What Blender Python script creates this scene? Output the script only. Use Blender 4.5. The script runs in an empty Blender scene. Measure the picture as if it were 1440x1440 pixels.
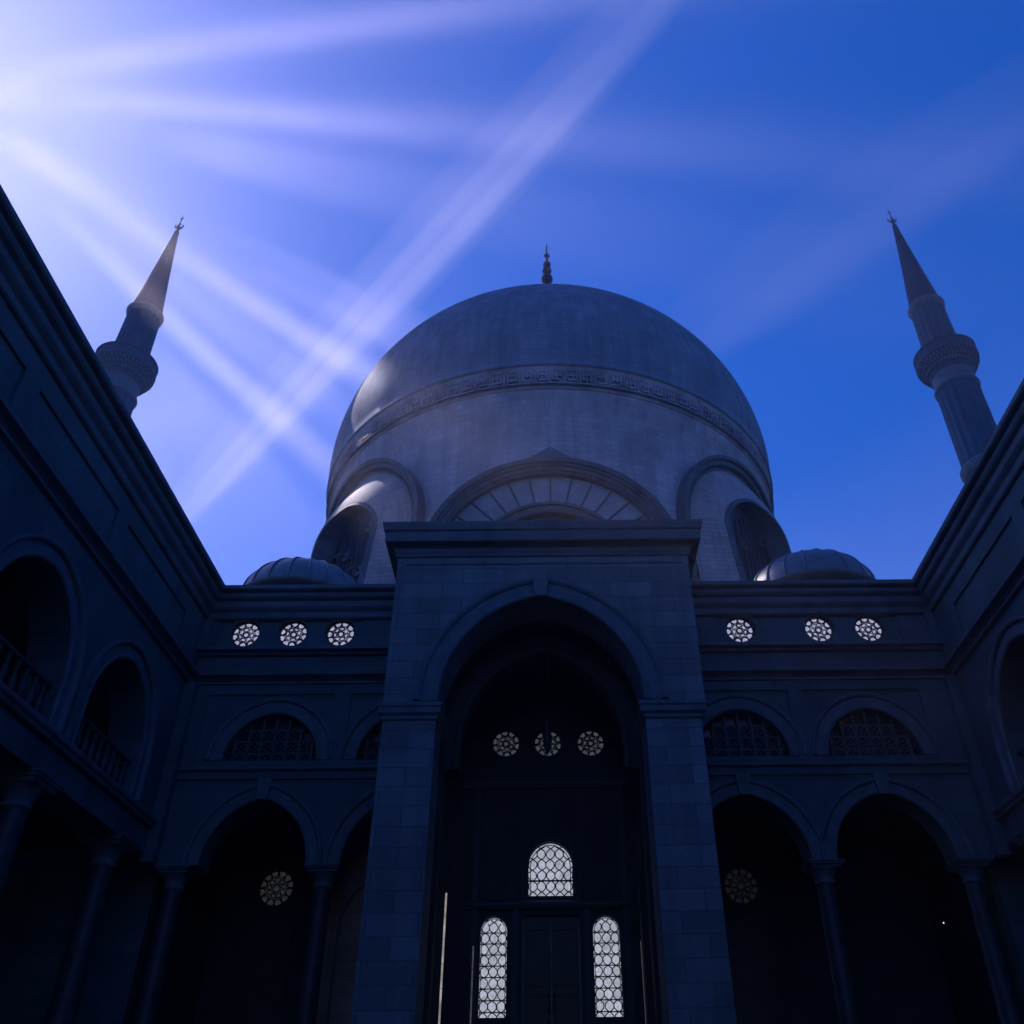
import bpy, bmesh, math, random
from mathutils import Vector, Matrix
from mathutils.geometry import tessellate_polygon
R = math.radians
random.seed(7)
scn = bpy.context.scene
COL = scn.collection
EYE = 1.6                      # eye height: heights below are measured from the eye, ground lies at -EYE

# ------------------------------------------------------------------ materials
def new_mat(name):
    m = bpy.data.materials.new(name); m.use_nodes = True
    nt = m.node_tree
    for n in list(nt.nodes): nt.nodes.remove(n)
    out = nt.nodes.new('ShaderNodeOutputMaterial')
    return m, nt, out

def N(nt, typ, **kw):
    n = nt.nodes.new(typ)
    for k, v in kw.items():
        if k in n.inputs: n.inputs[k].default_value = v
        else: setattr(n, k, v)
    return n

def ashlar(name, base, bw, bh, mortar=0.012, var=0.18, rough=0.7, dark=0.55, bump=0.35, dirt=0.5, spec=0.3):
    """coursed stone blocks in metres on the UVs, with weathering"""
    m, nt, out = new_mat(name); L = nt.links.new
    uv = N(nt, 'ShaderNodeUVMap'); uv.uv_map = 'UVMap'
    br = N(nt, 'ShaderNodeTexBrick', offset=0.5, squash=1.0)
    br.inputs['Scale'].default_value = 1.0
    br.inputs['Brick Width'].default_value = bw; br.inputs['Row Height'].default_value = bh
    br.inputs['Mortar Size'].default_value = mortar; br.inputs['Mortar Smooth'].default_value = 0.25
    br.inputs['Bias'].default_value = 0.0
    c = Vector(base)
    br.inputs['Color1'].default_value = (*(c*(1+var)), 1); br.inputs['Color2'].default_value = (*(c*(1-var)), 1)
    br.inputs['Mortar'].default_value = (*(c*dark), 1)
    L(uv.outputs[0], br.inputs['Vector'])
    geo = N(nt, 'ShaderNodeNewGeometry')
    n1 = N(nt, 'ShaderNodeTexNoise', Scale=0.35, Detail=7.0, Roughness=0.65); L(geo.outputs['Position'], n1.inputs['Vector'])
    mp = N(nt, 'ShaderNodeMapping'); mp.inputs['Scale'].default_value = (1.6, 1.6, 0.12); L(geo.outputs['Position'], mp.inputs['Vector'])
    n2 = N(nt, 'ShaderNodeTexNoise', Scale=1.0, Detail=5.0, Roughness=0.6); L(mp.outputs[0], n2.inputs['Vector'])
    n3 = N(nt, 'ShaderNodeTexNoise', Scale=14.0, Detail=6.0, Roughness=0.7); L(geo.outputs['Position'], n3.inputs['Vector'])
    def ramp(src, lo, hi, a, b):
        r = N(nt, 'ShaderNodeMapRange'); r.inputs[1].default_value = lo; r.inputs[2].default_value = hi
        r.inputs[3].default_value = a; r.inputs[4].default_value = b; L(src, r.inputs[0]); return r.outputs[0]
    f1 = ramp(n1.outputs[0], .3, .7, 1-dirt*.55, 1.08); f2 = ramp(n2.outputs[0], .35, .68, 1-dirt*.5, 1.06); f3 = ramp(n3.outputs[0], .3, .7, .88, 1.1)
    m1 = N(nt, 'ShaderNodeMath', operation='MULTIPLY'); L(f1, m1.inputs[0]); L(f2, m1.inputs[1])
    m2 = N(nt, 'ShaderNodeMath', operation='MULTIPLY'); L(m1.outputs[0], m2.inputs[0]); L(f3, m2.inputs[1])
    vm = N(nt, 'ShaderNodeVectorMath', operation='SCALE'); L(br.outputs['Color'], vm.inputs[0]); L(m2.outputs[0], vm.inputs['Scale'])
    bs = N(nt, 'ShaderNodeBsdfPrincipled'); bs.inputs['Roughness'].default_value = rough
    bs.inputs['Specular IOR Level'].default_value = spec
    L(vm.outputs[0], bs.inputs['Base Color'])
    h = N(nt, 'ShaderNodeMath', operation='MULTIPLY_ADD'); L(br.outputs['Fac'], h.inputs[0]); h.inputs[1].default_value = -1.0
    hs = N(nt, 'ShaderNodeMath', operation='MULTIPLY'); L(n3.outputs[0], hs.inputs[0]); hs.inputs[1].default_value = .35
    L(hs.outputs[0], h.inputs[2])
    bp = N(nt, 'ShaderNodeBump'); bp.inputs['Strength'].default_value = bump; bp.inputs['Distance'].default_value = 0.02
    L(h.outputs[0], bp.inputs['Height']); L(bp.outputs[0], bs.inputs['Normal'])
    L(bs.outputs[0], out.inputs['Surface'])
    return m

def plain(name, base, rough=0.6, metal=0.0, var=0.25, scale=3.0, bump=0.1, spec=0.3):
    m, nt, out = new_mat(name); L = nt.links.new
    geo = N(nt, 'ShaderNodeNewGeometry')
    n1 = N(nt, 'ShaderNodeTexNoise', Scale=scale, Detail=7.0, Roughness=0.65); L(geo.outputs['Position'], n1.inputs['Vector'])
    cr = N(nt, 'ShaderNodeMapRange'); cr.inputs[1].default_value = .3; cr.inputs[2].default_value = .7
    cr.inputs[3].default_value = 1-var; cr.inputs[4].default_value = 1+var*.5; L(n1.outputs[0], cr.inputs[0])
    vm = N(nt, 'ShaderNodeVectorMath', operation='SCALE'); vm.inputs[0].default_value = base; L(cr.outputs[0], vm.inputs['Scale'])
    bs = N(nt, 'ShaderNodeBsdfPrincipled'); bs.inputs['Roughness'].default_value = rough; bs.inputs['Metallic'].default_value = metal
    bs.inputs['Specular IOR Level'].default_value = spec
    L(vm.outputs[0], bs.inputs['Base Color'])
    bp = N(nt, 'ShaderNodeBump'); bp.inputs['Strength'].default_value = bump; bp.inputs['Distance'].default_value = 0.02
    L(n1.outputs[0], bp.inputs['Height']); L(bp.outputs[0], bs.inputs['Normal'])
    L(bs.outputs[0], out.inputs['Surface'])
    return m

def lit_glass(name, col, strength, var=0.35, scale=9.0):
    """lit window: mottled obscured glass glowing from the room behind it"""
    m, nt, out = new_mat(name); L = nt.links.new
    geo = N(nt, 'ShaderNodeNewGeometry')
    n1 = N(nt, 'ShaderNodeTexNoise', Scale=scale, Detail=4.0, Roughness=0.6); L(geo.outputs['Position'], n1.inputs['Vector'])
    vo = N(nt, 'ShaderNodeTexVoronoi', Scale=4.5); L(geo.outputs['Position'], vo.inputs['Vector'])
    cr = N(nt, 'ShaderNodeMapRange'); cr.inputs[1].default_value = .3; cr.inputs[2].default_value = .7
    cr.inputs[3].default_value = 1-var; cr.inputs[4].default_value = 1+var*.4; L(n1.outputs[0], cr.inputs[0])
    sv = N(nt, 'ShaderNodeSeparateColor'); L(vo.outputs['Color'], sv.inputs[0])
    c2 = N(nt, 'ShaderNodeMapRange'); c2.inputs[3].default_value = 1-var*.6; c2.inputs[4].default_value = 1.05; L(sv.outputs[0], c2.inputs[0])
    mm = N(nt, 'ShaderNodeMath', operation='MULTIPLY'); L(cr.outputs[0], mm.inputs[0]); L(c2.outputs[0], mm.inputs[1])
    ms = N(nt, 'ShaderNodeMath', operation='MULTIPLY'); L(mm.outputs[0], ms.inputs[0]); ms.inputs[1].default_value = strength
    bs = N(nt, 'ShaderNodeBsdfPrincipled'); bs.inputs['Base Color'].default_value = (.03, .03, .035, 1); bs.inputs['Roughness'].default_value = .35
    bs.inputs['Emission Color'].default_value = (*col, 1); L(ms.outputs[0], bs.inputs['Emission Strength'])
    L(bs.outputs[0], out.inputs['Surface'])
    return m

S = (0.135, 0.15, 0.175)
M = dict(
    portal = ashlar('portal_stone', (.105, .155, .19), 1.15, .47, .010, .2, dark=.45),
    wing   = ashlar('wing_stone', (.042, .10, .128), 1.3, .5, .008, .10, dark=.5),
    trim   = plain('carved_stone', (.062, .105, .135), .65, 0, .35, 2.2),
    trimdk = plain('weathered_cornice_stone', (.055, .09, .12), .6, 0, .4, 1.5),
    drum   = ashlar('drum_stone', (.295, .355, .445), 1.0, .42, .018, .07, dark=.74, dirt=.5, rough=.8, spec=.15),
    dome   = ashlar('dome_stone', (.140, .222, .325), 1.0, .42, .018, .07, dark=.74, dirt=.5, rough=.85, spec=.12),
    exedra = ashlar('exedra_stone', (.27, .30, .34), .9, .32, .018, .10, dark=.6, dirt=.4, rough=.75, spec=.15),
    fan    = plain('fan_panel_stone', (.17, .235, .30), .6, 0, .3, .8),
    relief = plain('inscription_stone', (.22, .26, .32), .65, 0, .5, .7),
    lead   = plain('lead_sheet', (.06, .105, .15), .45, .0, .35, 1.6, .08, .5),
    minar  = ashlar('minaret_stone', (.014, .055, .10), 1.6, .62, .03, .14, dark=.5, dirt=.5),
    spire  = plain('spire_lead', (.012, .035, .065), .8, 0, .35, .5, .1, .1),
    metal  = plain('dark_gilt_metal', (.06, .06, .07), .4, .6, .3, 3),
    iron   = plain('wrought_iron', (.02, .022, .026), .5, .3, .3, 5),
    tracery= plain('tracery_stone', (.05, .058, .07), .7, 0, .3, 5),
    shaft  = plain('column_granite', (.022, .036, .048), .5, 0, .4, 2.5),
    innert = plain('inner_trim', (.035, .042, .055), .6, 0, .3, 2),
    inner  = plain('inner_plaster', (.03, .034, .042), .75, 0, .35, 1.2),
    brown  = ashlar('inner_brown_wall', (.34, .24, .19), .9, .4, .01, .12, dark=.6),
    wood   = plain('dark_door_wood', (.03, .026, .024), .5, 0, .4, 4),
    shutter= plain('painted_shutter', (.025, .045, .07), .55, 0, .35, 1.2),
    pave   = ashlar('paving_stone', (.05, .055, .06), .9, .9, .012, .1),
    glassA = lit_glass('frieze_window_glass', (.66, .68, 1.0), .27),
    glassB = lit_glass('inner_roundel_glass', (.72, .80, 1.0), .036, .45),
    glassC = lit_glass('entrance_window_glass', (.78, .82, 1.0), .25, .35, 14),
    glassD = lit_glass('dim_roundel_glass', (.9, .9, 1.0), .012, .45),
    glassF = lit_glass('faint_roundel_glass', (.9, .9, 1.0), .0035, .4),
    glassE = plain('unlit_glass', (.02, .024, .03), .25, 0, .3, 5, .02, .5),
    lamp   = lit_glass('lamp_glass', (1.0, .62, .35), 1.0, .1),
    strip  = lit_glass('lit_edge_glow', (1.0, .9, .85), .17, .5, 5),  # emission stands in for light on stone edges, no lamp there
    stripd = lit_glass('dim_lit_edge_glow', (1.0, .9, .88), .03, .5, 5),
)

# ------------------------------------------------------------------ mesh helper
class MB:
    def __init__(s): s.v = []; s.f = []; s.uv = []; s.sm = []
    def add(s, verts, faces, uvs=None, smooth=False):
        o = len(s.v); s.v += [Vector(p) for p in verts]
        for i, f in enumerate(faces):
            s.f.append([o+k for k in f]); s.uv.append(uvs[i] if uvs else None); s.sm.append(smooth)
    def box(s, x0, x1, y0, y1, z0, z1):
        P = [(x, y, z) for z in (z0, z1) for y in (y0, y1) for x in (x0, x1)]
        s.add(P, [(0,2,3,1), (4,5,7,6), (0,1,5,4), (2,6,7,3), (0,4,6,2), (1,3,7,5)])
    def obox(s, c, ax, ay, az, hx, hy, hz):
        c = Vector(c); P = [c+ax*(sx*hx)+ay*(sy*hy)+az*(sz*hz) for sz in (-1,1) for sy in (-1,1) for sx in (-1,1)]
        s.add(P, [(0,2,3,1), (4,5,7,6), (0,1,5,4), (2,6,7,3), (0,4,6,2), (1,3,7,5)])
    def lathe(s, prof, cx, cy, seg=32, smooth=True, flute=None, uvscale=1.0):
        n = len(prof); V = []
        rmax = max(p[0] for p in prof); ln = [0]
        for i in range(1, n): ln.append(ln[-1]+math.hypot(prof[i][0]-prof[i-1][0], prof[i][1]-prof[i-1][1]))
        for i, (r, z) in enumerate(prof):
            for k in range(seg):
                a = 2*math.pi*k/seg; rr = r*(flute(a, z) if flute else 1)
                V.append((cx+rr*math.sin(a), cy-rr*math.cos(a), z))
        F = []; U = []
        for i in range(n-1):
            for k in range(seg):
                k2 = (k+1) % seg
                F.append((i*seg+k, i*seg+k2, (i+1)*seg+k2, (i+1)*seg+k))
                a0 = 2*math.pi*k/seg*rmax*uvscale; a1 = 2*math.pi*(k+1)/seg*rmax*uvscale
                U.append([(a0, ln[i]), (a1, ln[i]), (a1, ln[i+1]), (a0, ln[i+1])])
        s.add(V, F, U, smooth)
    def tube(s, pts, r, seg=6, closed=False, smooth=True):
        pts = [Vector(p) for p in pts]; n = len(pts); V = []
        rr = r if isinstance(r, (list, tuple)) else [r]*n
        for i, p in enumerate(pts):
            a = pts[(i-1) % n] if (closed or i > 0) else p
            b = pts[(i+1) % n] if (closed or i < n-1) else p
            t = (b-a).normalized() if (b-a).length > 1e-9 else Vector((0,0,1))
            up = Vector((0,1,0)) if abs(t.y) < .9 else Vector((0,0,1))
            e = t.cross(up).normalized(); g = t.cross(e)
            for k in range(seg):
                q = 2*math.pi*k/seg; V.append(p+(e*math.cos(q)+g*math.sin(q))*rr[i])
        F = []
        for i in range(n if closed else n-1):
            j = (i+1) % n
            for k in range(seg):
                k2 = (k+1) % seg; F.append((i*seg+k, i*seg+k2, j*seg+k2, j*seg+k))
        if not closed: F += [tuple(range(seg)), tuple((n-1)*seg+k for k in range(seg))]
        s.add(V, F, None, smooth)
    def extr(s, prof, mp, s0, s1):
        """closed profile [(d,z)] swept straight; mp(s,d,z)->xyz"""
        n = len(prof); V = [mp(s0, d, z) for d, z in prof]+[mp(s1, d, z) for d, z in prof]
        F = [(i, (i+1) % n, n+(i+1) % n, n+i) for i in range(n)]+[tuple(range(n)), tuple(range(n, 2*n))]
        s.add(V, F)
    def ringmould(s, x0, x1, y0, y1, prof):
        """profile [(outset,z)] run round a rectangle, mitred, capped"""
        V = []; n = len(prof)
        for d, z in prof: V += [(x0-d, y0-d, z), (x1+d, y0-d, z), (x1+d, y1+d, z), (x0-d, y1+d, z)]
        F = [(i*4+k, i*4+(k+1) % 4, (i+1)*4+(k+1) % 4, (i+1)*4+k) for i in range(n-1) for k in range(4)]
        F += [(3,2,1,0), tuple((n-1)*4+k for k in range(4))]
        s.add(V, F)
    def sweep(s, path, prof, mp, closed=False, smooth=False):
        """profile [(radial, depth)] along path [(u,v,nu,nv)] in a wall plane; mp(u,d,v)"""
        m = len(prof); V = []
        for (u, v, nu, nv) in path:
            for (r, d) in prof: V.append(mp(u+nu*r, d, v+nv*r))
        F = []; n = len(path)
        for i in range(n if closed else n-1):
            j = (i+1) % n
            for k in range(m): F.append((i*m+k, i*m+(k+1) % m, j*m+(k+1) % m, j*m+k))
        if not closed: F += [tuple(range(m)), tuple((n-1)*m+k for k in range(m))]
        s.add(V, F, None, smooth)
    def slab(s, outer, holes, mp, d0, d1):
        """flat wall with openings: outline and holes in (u,v), from depth d0 to d1"""
        loops = [outer]+holes
        tris = tessellate_polygon([[Vector((u, v, 0)) for u, v in lp] for lp in loops])
        flat = [p for lp in loops for p in lp]; n = len(flat)
        V = [mp(u, d0, v) for u, v in flat]+[mp(u, d1, v) for u, v in flat]
        F = [tuple(t) for t in tris]+[tuple(n+k for k in t) for t in tris]
        o = 0
        for lp in loops:
            m = len(lp)
            for i in range(m): F.append((o+i, o+(i+1) % m, n+o+(i+1) % m, n+o+i))
            o += m
        s.add(V, F)

ORG = {}
def build(name, mb, mat, parent=None, label=None, smooth_angle=None, loc=None):
    org = Vector(loc) if loc is not None else (ORG[parent.name] if parent is not None else Vector((0,0,0)))
    me = bpy.data.meshes.new(name)
    vs = [p+Vector((0,0,EYE))-org for p in mb.v]
    me.from_pydata(vs, [], mb.f)
    me.materials.append(mat)
    bm = bmesh.new(); bm.from_mesh(me)
    uvl = bm.loops.layers.uv.new('UVMap')
    bm.faces.ensure_lookup_table(); bm.normal_update()
    for i, f in enumerate(bm.faces):
        f.smooth = mb.sm[i]
        cu = mb.uv[i]
        if cu:
            for l, c in zip(f.loops, cu): l[uvl].uv = c
        else:
            nx, ny, nz = (abs(c) for c in f.normal)
            for l in f.loops:
                p = l.vert.co+org
                l[uvl].uv = (p.y, p.z) if nx >= ny and nx >= nz else ((p.x, p.z) if ny >= nz else (p.x, p.y))
    bmesh.ops.recalc_face_normals(bm, faces=bm.faces)
    bm.to_mesh(me); bm.free()
    o = bpy.data.objects.new(name, me); COL.objects.link(o)
    if parent is not None:
        o.parent = parent; ORG[o.name] = org
    else:
        o.location = org; ORG[o.name] = org
    if label: o['label'] = label
    return o

def tag(o, label, cat, group=None):
    o['label'] = label; o['category'] = cat
    if group: o['group'] = group
    return o
def thing(name, label, cat, x, y, z=-EYE, group=None):
    o = bpy.data.objects.new(name, None); COL.objects.link(o)
    o.location = (x, y, z+EYE); o.empty_display_size = .5
    ORG[o.name] = Vector(o.location)
    return tag(o, label, cat, group)
def copy_tree(o, parent=None):
    c = o.copy(); COL.objects.link(c)
    if parent is not None: c.parent = parent
    for ch in list(o.children): copy_tree(ch, c)
    return c

# ------------------------------------------------------------------ arch curves (u across, v up)
def arch_pts(cu, spring, w, rise, n=14):
    """(u,v,nu,nv) from the left springing over the crown to the right"""
    out = []
    if rise >= w*1.004:
        c = (rise*rise-w*w)/(2*w); rad = w+c; a1 = math.atan2(rise, c)
        for i in range(n+1):
            a = a1*i/n; out.append((cu+c-rad*math.cos(a), spring+rad*math.sin(a), -math.cos(a), math.sin(a)))
        L = out[:-1]; right = [(2*cu-u, v, -nu, nv) for (u, v, nu, nv) in reversed(L)]
        return L+[(cu, spring+rise, 0, 1)]+right
    for i in range(2*n+1):
        a = math.pi*i/(2*n); u = -math.cos(a); v = math.sin(a)
        nl = math.hypot(u/w, v/rise); out.append((cu+w*u, spring+rise*v, u/w/nl, v/rise/nl))
    return out
def opening(cu, base, spring, w, rise, lo=None, hi=None):
    pts = [(cu-w, base)]+[(p[0], p[1]) for p in arch_pts(cu, spring, w, rise)]+[(cu+w, base)]
    if base == spring: pts = pts[1:-1]
    if hi is not None: pts = [(min(u, hi), v) for u, v in pts]
    if lo is not None: pts = [(max(u, lo), v) for u, v in pts]
    q = []
    for p in pts:
        if not q or abs(p[0]-q[-1][0])+abs(p[1]-q[-1][1]) > 1e-5: q.append(p)
    return q
def circ(cu, cv, r, n=32): return [(cu+r*math.cos(2*math.pi*i/n), cv+r*math.sin(2*math.pi*i/n)) for i in range(n)]
def circ_path(cu, cv, r, n=32): return [(cu+r*math.cos(2*math.pi*i/n), cv+r*math.sin(2*math.pi*i/n), math.cos(2*math.pi*i/n), math.sin(2*math.pi*i/n)) for i in range(n)]
def with_legs(path, base):
    return [(path[0][0], base, -1, 0)]+path+[(path[-1][0], base, 1, 0)]
MOULD = [(0.0, 0.0), (0.0, .035), (.05, .06), (.09, .06), (.10, .03), (.30, .03), (.31, .07), (.36, .10), (.42, .10), (.44, 0.0)]
def mould(scale, band, dep=1.0): 
    a = band
    return [(0.0, -.02), (0.0, .03*dep), (.05*scale, .055*dep), (.09*scale, .055*dep), (.11*scale, .02*dep), (a-.14*scale, .02*dep), (a-.12*scale, .07*dep), (a-.06*scale, .10*dep), (a, .10*dep), (a, -.02)]

# ------------------------------------------------------------------ round window with petal tracery
def roundel(parent, mp, cu, cv, r, glass, petals=10, turn=0.0, thick=.05):
    fr = MB()
    fr.sweep(circ_path(cu, cv, r*.97), [(-.06*r, .02), (.06*r, .02), (.06*r, .10), (-.06*r, .08)], mp, True)
    fo = build('round_window', fr, M['tracery'], parent)
    tr = MB()
    def ringt(u, v, rr, t, d=.05, n=20):
        tr.tube([mp(u+rr*math.cos(2*math.pi*i/n), d, v+rr*math.sin(2*math.pi*i/n)) for i in range(n)], t, 5, True)
    th = thick*r/.5
    ringt(cu, cv, r*.20, th*.62, n=20)
    def petal(a, rad0, rl, wd, t):
        c0, s0 = math.cos(a), math.sin(a); pp = []
        for i in range(12):
            q = i/12*2*math.pi; rad = rad0+rl*math.cos(q); wid = wd*math.sin(q)*(1.0+.30*math.cos(q))
            pp.append(mp(cu+r*(rad*c0-wid*s0), .05, cv+r*(rad*s0+wid*c0)))
        tr.tube(pp, t*random.uniform(.75, 1.3), 5, True)
    ni = petals-3
    for k in range(ni): petal(2*math.pi*(k+.3)/ni+turn, .40+random.uniform(-.012, .012), .125, .40*math.tan(math.pi/ni)*.92, th*.40)
    for k in range(petals):
        a = 2*math.pi*(k+.5)/petals+turn+random.uniform(-.03, .03)
        petal(a, .775+random.uniform(-.012, .012), .19, .76*math.tan(math.pi/petals)*.95, th*.46)
        a2 = a+math.pi/petals
        tr.tube([mp(cu+r*q*math.cos(a2), .05, cv+r*q*math.sin(a2)) for q in (.56, .76, .97)], [th*.5, th*.35, th*1.1], 5)
    build('tracery', tr, M['tracery'], fo)
    g = MB(); P = circ(cu, cv, r*.95, 28)
    g.slab(P, [], mp, .0, -.02)
    build('pane', g, glass, fo)
    return fo

# ------------------------------------------------------------------ leaded arched window
def leaded(parent, mp, cu, base, spring, w, rise, glass, ncell, cellh, bar=.014, name='arched_window'):
    fr = MB(); path = with_legs(arch_pts(cu, spring, w, rise), base)
    fr.sweep(path, [(-.01, .0), (.07, .0), (.07, .12), (.02, .12), (-.01, .05)], mp)
    fr.extr([(.0, base-.07), (.13, base-.07), (.13, base+.01), (.0, base+.01)], lambda s, d, z: mp(s, d, z), cu-w-.07, cu+w+.07)
    fo = build(name, fr, M['trim'], parent)
    def inside(u, v):
        if v < base: return False
        if v <= spring: return abs(u-cu) <= w
        t = (v-spring)/rise
        return t < 1 and abs(u-cu) <= w*math.sqrt(max(0, 1-t*t))
    ld = MB(); cw = 2*w/ncell; top = spring+rise
    ns = int((top-base)/cellh*10)
    wob = random.uniform(0, 6)
    for k in range(-1, ncell+2):
        for sg in (1, -1):
            run = []
            for i in range(ns+1):
                v = base+(top-base)*i/ns; ph = (v-base)/cellh*2*math.pi
                tri = math.cos(ph)-.10*math.cos(3*ph)
                u = cu-w+cw*(k+.5)+sg*cw*.52*tri+.012*math.sin(v*7+k*2.1+wob)
                if inside(u, v): run.append(mp(u, .03, v))
                else:
                    if len(run) > 1: ld.tube(run, bar, 4)
                    run = []
            if len(run) > 1: ld.tube(run, bar, 4)
    v = base+cellh*.25; i = 0
    while v < top-.05:
        uu = w if v <= spring else w*math.sqrt(max(0, 1-((v-spring)/rise)**2))
        if (ncell < 4 and v < spring) or i == 1: ld.tube([mp(cu-uu, .035, v), mp(cu, .035, v+.006), mp(cu+uu, .035, v)], bar*(1.0 if ncell < 4 else 1.5), 4)
        v += cellh*.5; i += 1
    # border came: following the arch a little inside
    ins = [(u-nu*w*.1, v2-nv*w*.1, nu, nv) for (u, v2, nu, nv) in arch_pts(cu, spring, w, rise)]
    ld.tube([mp(a[0], .03, a[1]) for a in ins], bar*.8, 4)
    for sg in (-1, 1): ld.tube([mp(cu+sg*w*.9, .03, base), mp(cu+sg*w*.9, .03, spring)], bar*.7, 4)
    build('lattice', ld, M['iron'], fo)
    g = MB(); g.slab(opening(cu, base, spring, w, rise), [], mp, 0, -.02); build('pane', g, glass, fo)
    return fo

# ------------------------------------------------------------------ columns
def column(parent, x, y, ztop, r=.26, caph=.5, square=.44):
    sh = MB(); zb = -EYE
    prof = [(r*1.35, zb+.30), (r*1.35, zb+.42), (r*1.12, zb+.5), (r*1.04, zb+.6)]
    H = ztop-caph
    for i in range(9):
        t = i/8; prof.append((r*(1.03-.16*t*t), zb+.65+(H-zb-.65)*t))
    sh.lathe(prof, x, y, 28)
    co = build('column', sh, M['shaft'], parent)
    ca = MB()
    ca.lathe([(r*.87, H-.02), (r*1.02, H), (r*1.05, H+.05), (r*.9, H+.09), (r*.95, H+.16), (r*1.25, H+caph*.55), (r*1.5, H+caph*.68)], x, y, 28)
    ca.ringmould(x-square*.86, x+square*.86, y-square*.86, y+square*.86,
                 [(-.06, H+caph*.66), (-.02, H+caph*.70), (.0, H+caph*.80), (.05, H+caph*.84), (.07, H+caph*.93), (.10, H+caph*.95), (.10, H+caph)])
    build('capital', ca, M['trim'], co)
    ba = MB(); q = r*1.5
    ba.ringmould(x-q, x+q, y-q, y+q, [(.06, zb), (.06, zb+.2), (.0, zb+.24), (.0, zb+.3)])
    build('column_base', ba, M['trim'], co)
    return co

# ================================================================== GROUND
g = MB(); g.add([(-215, -215, -EYE), (215, -215, -EYE), (215, 215, -EYE), (-215, 215, -EYE)], [(0, 1, 2, 3)])
go = build('ground', g, plain('ground_earth', (.12, .12, .11), .9)); go['kind'] = 'structure'
g = MB(); g.box(-10.6, 11.9, -20, 24.6, -EYE-.05, -EYE+.012)
po = build('courtyard_pavement', g, M['pave']); po['kind'] = 'structure'

# ================================================================== MAIN DOMED HALL
DX, DY = .3, 60.0
def drum_r(z): return 17.0+1.1*math.sin(math.pi/2*max(0, min(1, (z-39)/6)))
hall = thing('domed_hall', 'great domed prayer hall with pale block drum, round fan arch and two side apses', 'mosque hall', DX, DY)
def blocky(cx, cy, r, z): pass
d = MB()
d.lathe([(17.0, -EYE), (17.0, 30), (17.0, 39), (drum_r(39.7), 39.7), (drum_r(40.4), 40.4), (drum_r(41), 41.0)], DX, DY, 160, True)
for i_ in range(1): d.f += [list(range(159, -1, -1)), [5*160+k for k in range(160)]]; d.uv += [None]*2; d.sm += [False]*2
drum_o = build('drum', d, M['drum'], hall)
d = MB(); d.lathe([(17.45, 41.0), (17.62, 41.03), (17.66, 41.1), (17.65, 41.17), (17.6, 41.2), (17.56, 41.24)], DX, DY, 160, True)
build('drum_moulding', d, M['relief'], hall)
d = MB(); d.lathe([(17.58, 41.2), (17.72, 41.8), (17.94, 42.95)], DX, DY, 160, True)
# raised frieze of square glyph-like panels all round
nb = 112
for k in range(nb):
    a = 2*math.pi*(k+.5)/nb
    if math.cos(a) < -.25: continue
    ax = Vector((math.cos(a), math.sin(a), 0)); nrm = Vector((math.sin(a), -math.cos(a), 0)); az = Vector((0,0,1))
    wdt = 2*math.pi*17.8/nb
    base = Vector((DX, DY, 0))+nrm*17.78
    def bar(u, v, hu, hv, t=.07): d.obox(base+ax*u*wdt+az*(42.05+v*1.5), ax, nrm, az, hu*wdt, t+.03, hv*1.5)
    bar(-.47, 0, .035, .5); 
    rr = random.Random(k*13+1)
    for q in range(3): bar(-.28+.27*q+rr.uniform(-.05, .05), rr.uniform(-.12, .12), .045, rr.uniform(.2, .36))
    for q in range(3): bar(rr.uniform(-.12, .14), -.3+.3*q+rr.uniform(-.06, .06), rr.uniform(.16, .34), .045)
    bar(0, .47, .5, .03, .05); bar(0, -.47, .5, .03, .05)
build('inscription_band', d, M['relief'], hall)
d = MB(); pr = [(17.85, 42.8), (18.06, 42.85), (18.06, 42.98), (drum_r(43.1), 43.05), (drum_r(43.7), 43.7), (drum_r(44.3), 44.3)]
for i in range(41):
    t = math.pi/2*i/40; pr.append((max(.05, 18.1*math.cos(t)), 45+17.1*math.sin(t)))
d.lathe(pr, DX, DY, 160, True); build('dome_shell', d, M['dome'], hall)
# finial: long spike with graduated balls
d = MB()
def ball(z, r, n=8): return [(max(.10, r*math.sin(math.pi*i/n)), z-r*math.cos(math.pi*i/n)) for i in range(1, n)]
prof = [(.9, 62.6), (.7, 63.4), (.35, 64.5), (.28, 72.0), (.42, 72.4), (.30, 72.7)]
for z, r in ((73.5, .60), (74.8, .50), (75.85, .42)): prof += ball(z, r, 10)
prof += [(.10, 76.5), (.13, 77.0), (.34, 77.25), (.12, 77.5), (.09, 78.3), (.02, 79.4)]
d.lathe(prof, DX, DY, 20); fin = build('finial', d, M['metal'], hall)
# --- front fan arch
FY, FZ = 39.4, 25.35; FX = .25
mpF = lambda u, dd, v: (u, FY-dd, v)
fa = MB(); fa.slab(opening(FX, 14, FZ, 6.88, 6.88), [opening(FX, 14.5, FZ, 3.55, 3.55)], mpF, -.35, -6)
fo = build('fan_arch', fa, M['fan'], hall)
mo = MB(); ap = arch_pts(FX, FZ, 6.2, 6.2, 30)
mo.sweep(ap, [(0, -.4), (0, .0), (.10, .06), (.12, .16), (.34, .18), (.36, .30), (.48, .33), (.52, .46), (.66, .50), (.78, .52), (.80, -4.5), (.6, -4.5)], mpF)
mo.sweep(arch_pts(FX, FZ, 3.5, 3.5, 24), [(0, -.5), (0, .02), (.12, .08), (.14, .0), (.42, .0), (.45, .12), (.62, .14), (.66, -.36)], mpF)
build('arch_moulding', mo, M['trimdk'], fo)
rb = MB()
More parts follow.
